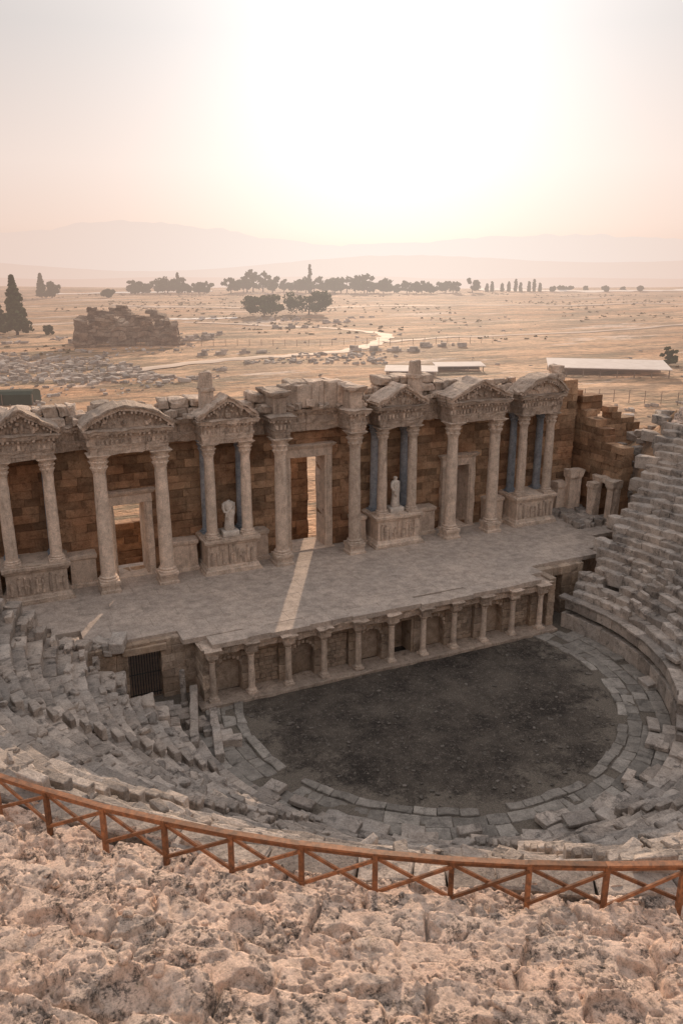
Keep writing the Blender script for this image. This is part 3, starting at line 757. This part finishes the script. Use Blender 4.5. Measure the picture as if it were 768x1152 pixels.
mb=MB()
upper(mb,ac-hw,ac+hw,34.55,40.5,.004,.08)
upper(mb,math.radians(-204),ac-hw,26.6,40.5,.006,.09); upper(mb,ac+hw,math.radians(24),26.6,40.5,.006,.09)
mb.build('upper_stone_seating',M_rock,smooth=True)
mb=MB()
for q in range(260):
    a=ac+U(-.33,.33); r=U(27.5,33); x_,y_,z_=upper_z(np.array([a]),np.array([r])); s=U(.03,.12)
    block(mb,(x_[0],y_[0],z_[0]+s*.2),(s*1.5,s,s*.8),U(0,3),s*.3,(4,4,4),tx=U(-.3,.3))
mb.build('loose_rocks',M_rock,amp=.01,freq=9)
# ---------------------------------------------------------------- wooden fence
FE=empty('wooden_fence'); posts=MB(); rails=MB(); br=MB()
Rh=Vector((math.cos(YAW),-math.sin(YAW),0)); Fh=Vector((math.sin(YAW),math.cos(YAW),0)); C=Vector((CX,CY,0))
def fpt(k,z,dr=0): 
    p=math.radians(-8.38+2.75*k); return C+(Rh*math.sin(p)-Fh*math.cos(p))*(RF+dr)+Vector((0,0,z))
zb,ztp=11.42,12.33
for k in range(-20,20):
    j=U(-.02,.02); a=fpt(k,zb-.3); b=fpt(k,ztp-.03)
    ang_=math.atan2((fpt(k+1,0)-fpt(k,0)).y,(fpt(k+1,0)-fpt(k,0)).x)
    block(posts,((a.x+b.x)/2,(a.y+b.y)/2,(a.z+b.z)/2),(.09,.09,b.z-a.z),ang_+U(-.1,.1),.008,(4,4,4))
    beam(rails,fpt(k-.02,ztp+j*.5),fpt(k+1.02,ztp+U(-.01,.01)),.12,.045)
    beam(rails,fpt(k,ztp-.075),fpt(k+1,ztp-.075),.045,.07)
    beam(br,fpt(k,zb+.10+U(-.04,.04),.035),fpt(k+1,ztp-.12,.035),.04,.065); beam(br,fpt(k,ztp-.12,-.035),fpt(k+1,zb+.10+U(-.04,.04),-.035),.04,.065)
posts.build('posts',M_wood,FE); rails.build('handrail',M_wood,FE); br.build('cross_braces',M_wood,FE)

# ---------------------------------------------------------------- trees
def leaves(mb,cen,rad,cnt,size,flat=1.):
    m=cnt*len(cen); c=np.repeat(np.array(cen),cnt,0); r=np.repeat(np.array(rad),cnt)
    d=rng.normal(size=(m,3)); d/=np.linalg.norm(d,axis=1)[:,None]; d*= (rng.random(m)**.45)[:,None]; d[:,2]*=flat
    p=c+d*r[:,None]; a=rng.normal(size=(m,3)); a/=np.linalg.norm(a,axis=1)[:,None]; b=np.cross(a,rng.normal(size=(m,3))); b/=np.linalg.norm(b,axis=1)[:,None]
    s=size*(.5+rng.random(m))[:,None]; a*=s; b*=s*.7
    V=np.stack([p-a-b,p+a-b,p+a+b,p-a+b],1).reshape(-1,3); F=np.arange(m*4).reshape(m,4)
    rn=np.repeat(np.clip(.5+d[:,2]*.5+rng.normal(size=m)*.15,0,1),4); mb.add(V,F,rn)  # leaf tone rises towards the top of each clump, plus random
def tree(kind,x,y,h,wd,mbl,mbt,leaf=.35,dens=1.):
    z=gh(x,y)-.3
    if kind=='cypress':
        tube(mbt,[(x,y,z),(x,y,z+h*.5),(x,y,z+h*.9)],[.25,.15,.05],6)
        cen=[];rad=[]
        for q in range(16):
            t=q/15; cen.append((x+U(-.1,.1)*wd,y+U(-.1,.1)*wd,z+h*(.08+.88*t))); rad.append(wd*.5*(math.sin(math.pi*min(1,t*.8+.18))**.7)*(1-.5*t)+.2)
        leaves(mbl,cen,rad,int(60*dens),leaf)
    elif kind=='conifer':
        tube(mbt,[(x,y,z),(x,y,z+h*.5),(x,y,z+h*.93)],[.45,.25,.05],8)
        cen=[];rad=[]
        for q in range(46):
            t=q/45; a=q*2.4; rr=wd*.5*(1-t)**.8*U(.5,1.05); zc=z+h*(.12+.86*t)
            c=(x+rr*math.cos(a)*.7,y+rr*math.sin(a)*.7,zc); cen.append(c); rad.append(.35+wd*.17*(1-t)*U(.7,1.3))
            if t<.8: tube(mbt,[(x,y,zc-.3),c],[.1,.03],5)
        leaves(mbl,cen,rad,int(70*dens),leaf,.6)
    else:
        tr=h*(.2 if kind=='round' else .24)
        tube(mbt,[(x,y,z),(x+U(-.2,.2),y,z+tr),(x+U(-.3,.3),y,z+h*.6)],[.035*h,.028*h,.012*h],8)
        cen=[];rad=[]
        for q in range(int(24 if kind=='round' else 16)):
            a=U(0,6.28); rr=wd*.5*math.sqrt(U(0,1))*.85; t=U(0,1)
            top=h*(1-.3*(rr/(wd*.5))**2); lo_=tr*(1.0)
            c=(x+rr*math.cos(a),y+rr*math.sin(a),z+lo_+(top-lo_-.12*h)*t); cen.append(c); rad.append(U(.08,.19)*wd)
            if q%2==0: tube(mbt,[(x,y,z+tr*.9),((x+c[0])/2,(y+c[1])/2,(z+tr+c[2])/2),c],[.014*h,.01*h,.004*h],5)
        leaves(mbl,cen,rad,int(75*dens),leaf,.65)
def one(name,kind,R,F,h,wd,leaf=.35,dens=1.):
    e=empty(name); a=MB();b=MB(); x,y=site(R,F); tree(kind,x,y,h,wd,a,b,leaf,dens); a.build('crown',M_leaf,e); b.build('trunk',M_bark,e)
one('pine_tree','conifer',-97,244,17.5,9,.38,1.4)
one('pine_tree','conifer',-105,248,13.5,9,.38,1.3)
one('pine_tree','conifer',-193,532,15.5,8,.5)
one('oak_tree','round',-184,525,10.5,13,.5)
one('oak_tree','round',-147,520,6,9,.5)
one('oak_tree','round',-32,340,11,18,.4,1.4)
one('oak_tree','round',-14,352,12,21,.4,1.4)
one('oak_tree','round',68,168,4.2,3.6,.2)
one('oak_tree','round',-88,245,3.5,3,.25)
a=MB();b=MB()
T=.68
def row(u0,u1,h0,h1,st,kind='umb',F=622):
    u=u0
    while u<=u1:
        h=U(h0,h1)*1.12; x,y=site((u-384)*T+U(-2,2),F+U(-22,22)); tree(kind,x,y,h,h*U(.8,1.45) if kind!='cypress' else 2.2,a,b,.75 if kind!='cypress' else .5,.55); u+=st*U(.4,1.4)
row(150,192,6,11,8);row(196,208,11,16,8);row(216,246,6,14,8);row(266,284,9,15,7);row(286,326,7,17,8);row(336,346,11,13,8)
row(356,408,7,15,7);row(412,448,7,13,8);row(458,484,6,11,8,F=620);row(498,510,8,9,12,F=610);row(527,535,9,12,10,F=620)
for u in (204,349): 
    x,y=site((u-384)*T,620); tree('cypress',x,y,21 if u==349 else 15,3.4,a,b,.6,.8)
for u in (557,563,575,583,591,597,607,613,620): 
    x,y=site((u-384)*T,670); tree('cypress',x,y,U(6,10),2.4,a,b,.6,.6)
row(640,765,3,5,14,F=700)
dtt=empty('distant_trees'); a.build('crowns',M_leaf,dtt); b.build('trunks',M_bark,dtt)
# scrub
mb=MB(); cen=[];rad=[]
for q in range(2600):
    F_=105+520*U(0,1)**1.1; R_=U(-.5,.5)*F_; x,y=site(R_,F_)
    if y<56 or float(fbm(np.array([[x*.02,y*.02,0.]]),2,3)[0])<.05: continue
    s=U(.15,.55)*(1+F_/500); cen.append((x,y,gh(x,y)+s*.1)); rad.append(s)
leaves(mb,cen,rad,14,.26,.45); mb.build('scrub_bushes',M_scrub)
# rubble
mb=MB()
def rub(n,R0,R1,F0,F1,s0,s1):
    for q in range(n):
        R_,F_=U(R0,R1),U(F0,F1); x,y=site(R_,F_)
        if y<53 or float(fbm(np.array([[x*.05,y*.05,0.]]),2,8)[0])<-.15: continue
        s=s0+(s1-s0)*U(0,1)**2; block(mb,(x,y,gh(x,y)+s*.2),(s*U(1,2),s,s*.7),U(0,3),.08,(4,4,4),tx=U(-.3,.3))
rub(1500,-95,-22,138,180,.25,1.2); rub(320,-30,10,168,190,.25,1.0); rub(260,-110,-30,178,235,.3,1.1); rub(200,-60,80,100,330,.2,.7); rub(220,15,75,85,140,.25,.8)
rub(200,-70,-20,108,140,.25,.8)
for q in range(13):
    R_=U(-90,30); F_=U(175,330); x,y=site(R_,F_); g=gh(x,y); a_=U(-.6,.3); L_=U(6,22)
    hh_=U(.2,1.0); course_wall(mb,(x,y),(x+L_*math.cos(a_),y+L_*math.sin(a_)),1.,g-.3,lambda t:g+hh_+.7*math.sin(t*1.3),(),hh=(.4,.6),ll=(.6,1.5))
mb.build('ruin_rubble',M_farw,amp=.12,freq=.8)
# ruined bath building
mb=MB(); x0,y0=site(-67,204); x1,y1=site(-42,209)
g=gh(x0,y0)
course_wall(mb,(x0,y0),(x1,y1),3,g-.5,lambda t:g+7.2+1.1*math.sin(t*.9)+.6*math.sin(t*2.3)-2.2*sst(15,27,np.array([t]))[0]-2.5*sst(4,0,np.array([t]))[0],[(5,8.5,g-1,g+2.6),(15,17.5,g-1,g+2.0)],hh=(.6,.9),ll=(1.,2.4),dj=.3,r=.12)
dx,dy=(x1-x0)/25.5,(y1-y0)/25.5
course_wall(mb,(x1,y1),(x1-dy*14,y1+dx*14),2.5,g-.5,lambda t:g+5.2+.9*math.sin(t*1.3),(),hh=(.6,.9),ll=(1.,2.4),dj=.2,r=.12)
course_wall(mb,(x0-dy*12,y0+dx*12),(x1-dy*12,y1+dx*12),2.5,g-.5,lambda t:g+9+1.2*math.sin(t*.7)+.5*math.sin(t*2.9)-3*sst(12,25,np.array([t]))[0]-2.5*sst(5,0,np.array([t]))[0],(),hh=(.7,1.),ll=(1.2,2.6),dj=.2,r=.12)
course_wall(mb,(x0-dy*12,y0+dx*12),(x0,y0),2.5,g-.5,lambda t:g+6.5+.9*math.sin(t*1.3),(),hh=(.6,.9),ll=(1.,2.4),dj=.2,r=.12)
mb.build('ruined_bath_building',M_far,amp=.6,freq=.45,octv=5)
# sheds
def shed(name,R,F_,L,W,h,mr,mw,rise=.5,yaw=0.):
    e=empty(name); x,y=site(R,F_); g=gh(x,y); a=MB(); b=MB(); c,s=math.cos(yaw-YAW),math.sin(yaw-YAW)
    def T_(p,q): return (x+p*c-q*s,y+p*s+q*c)
    nb=max(3,int(L/3))
    for i in range(nb+1):
        for q in (-W/2,W/2):
            px,py=T_(-L/2+i*L/nb,q); tube(b,[(px,py,g-.2),(px,py,g+h+(rise if q>0 else 0))],.1,6)
    V=[]; 
    for dz in (0,.14):
        for p,q in ((-L/2-.4,-W/2-.5),(L/2+.4,-W/2-.5),(L/2+.4,W/2+.5),(-L/2-.4,W/2+.5)):
            px,py=T_(p,q); V.append((px,py,g+h+dz+(rise*(q/W+.5))))
    a.add(V,[[3,2,1,0],[4,5,6,7],[0,1,5,4],[1,2,6,5],[2,3,7,6],[3,0,4,7]],.5)
    px,py=T_(0,W/2-.3); block(b,(px,py,g+h/2),(L-.3,.12,h),yaw-YAW,.02,(4,4,4))
    a.build('roof',mr,e); b.build('posts_and_walls',mw,e)
shed('shelter_shed',50,152,21,9,1.5,M_roof,M_shade,.6,-.2)
shed('shelter_shed',13,150,9,4,1.2,M_roof,M_shade,.4,-.1)
shed('shelter_shed',23,158,9,3,1.0,M_roof,M_shade,.3,.1)
e=empty('green_tent'); a=MB(); x,y=site(-49.5,118); g=gh(x,y)+.0; V=[]; c,s=math.cos(-YAW),math.sin(-YAW)
for p in (-4.2,4.2):
    for q,zz in ((-2,0),(-2,1.5),(-1.1,1.9),(0,2.05),(1.1,1.9),(2,1.5),(2,0)): V.append((x+p*c-q*s,y+p*s+q*c,g+zz+.08*p/4))
a.add(V,[[i,i+7,i+8,i+1] for i in range(6)]+[list(range(7)),[13-i for i in range(7)]],.5); a.build('canvas',M_tarp,e)
a=MB()
for p in (-4.5,0,4.5):
    tube(a,[(x+p*c+2.1*s,y+p*s-2.1*c,g-.3),(x+p*c+2.1*s,y+p*s-2.1*c,g+1.6)],.07,6)
a.build('poles',M_shade,e)
# wire fence
mb=MB(); pts=[]
for i in range(26):
    t=i/25; R_=22+t*52; F_=118-8*t+4*math.sin(t*5); x,y=site(R_,F_); z=gh(x,y); tube(mb,[(x,y,z-.3),(x,y,z+1.9)],.055,5); pts.append((x,y,z))
for hh_ in (.7,1.2,1.8): tube(mb,[(p[0],p[1],p[2]+hh_) for p in pts],.015,4)
mb.build('wire_fence',M_shade)
mb=MB(); pts=[]
for i in range(34):
    t=i/33; R_=-60+t*100; F_=205+10*t; x,y=site(R_,F_); z=gh(x,y); tube(mb,[(x,y,z-.3),(x,y,z+1.7)],.07,5); pts.append((x,y,z))
for hh_ in (.8,1.6): tube(mb,[(p[0],p[1],p[2]+hh_) for p in pts],.02,4)
mb.build('wire_fence',M_shade)
# paths draped over the ground
def path(name,pts,wd,mat,off=.12):
    P=np.array([site(*p) for p in pts]); t=np.linspace(0,len(P)-1,len(P)*14); x=np.interp(t,range(len(P)),P[:,0]); y=np.interp(t,range(len(P)),P[:,1])
    kx=np.ones(9)/9; xp=np.convolve(np.pad(x,4,'edge'),kx,'valid'); yp=np.convolve(np.pad(y,4,'edge'),kx,'valid')
    d=np.stack([np.gradient(xp),np.gradient(yp)],1); d/=np.linalg.norm(d,axis=1)[:,None]+1e-9; V=[];m=len(xp)
    for s in np.linspace(-1,1,5):
        w_=wd*.5*s*(1+.25*np.sin(np.arange(m)*.9+s)); xx=xp-d[:,1]*w_; yy=yp+d[:,0]*w_; V.append(np.stack([xx,yy,ground_h(xx,yy)+off*(1-.6*abs(s))],1))
    F=[[q*m+i,q*m+i+1,(q+1)*m+i+1,(q+1)*m+i] for q in range(4) for i in range(m-1)]
    mb=MB(); mb.add(np.concatenate(V),F,.5); mb.build(name,mat,smooth=True)
path('dirt_path',[(-45,150),(-30,172),(-14,182),(2,196),(10,215),(14,240),(4,262),(-20,280),(-60,300)],4,M_path,.3)
path('dirt_path',[(10,215),(30,235),(70,250),(140,300)],3,M_path,.3)
path('dirt_path',[(-120,420),(-60,400),(20,430),(120,420),(260,470)],6,M_path,.4)
path('thermal_pool',[(-70,318),(-58,318),(-40,322)],9,M_trav,.35)
path('travertine_terrace',[(110,700),(180,690),(260,720),(330,740)],30,M_trav,.9)
path('travertine_terrace',[(-230,640),(-150,655),(-100,660)],16,M_trav,.9)
print("objects",len(bpy.data.objects),"verts",sum(len(m.vertices) for m in bpy.data.meshes))
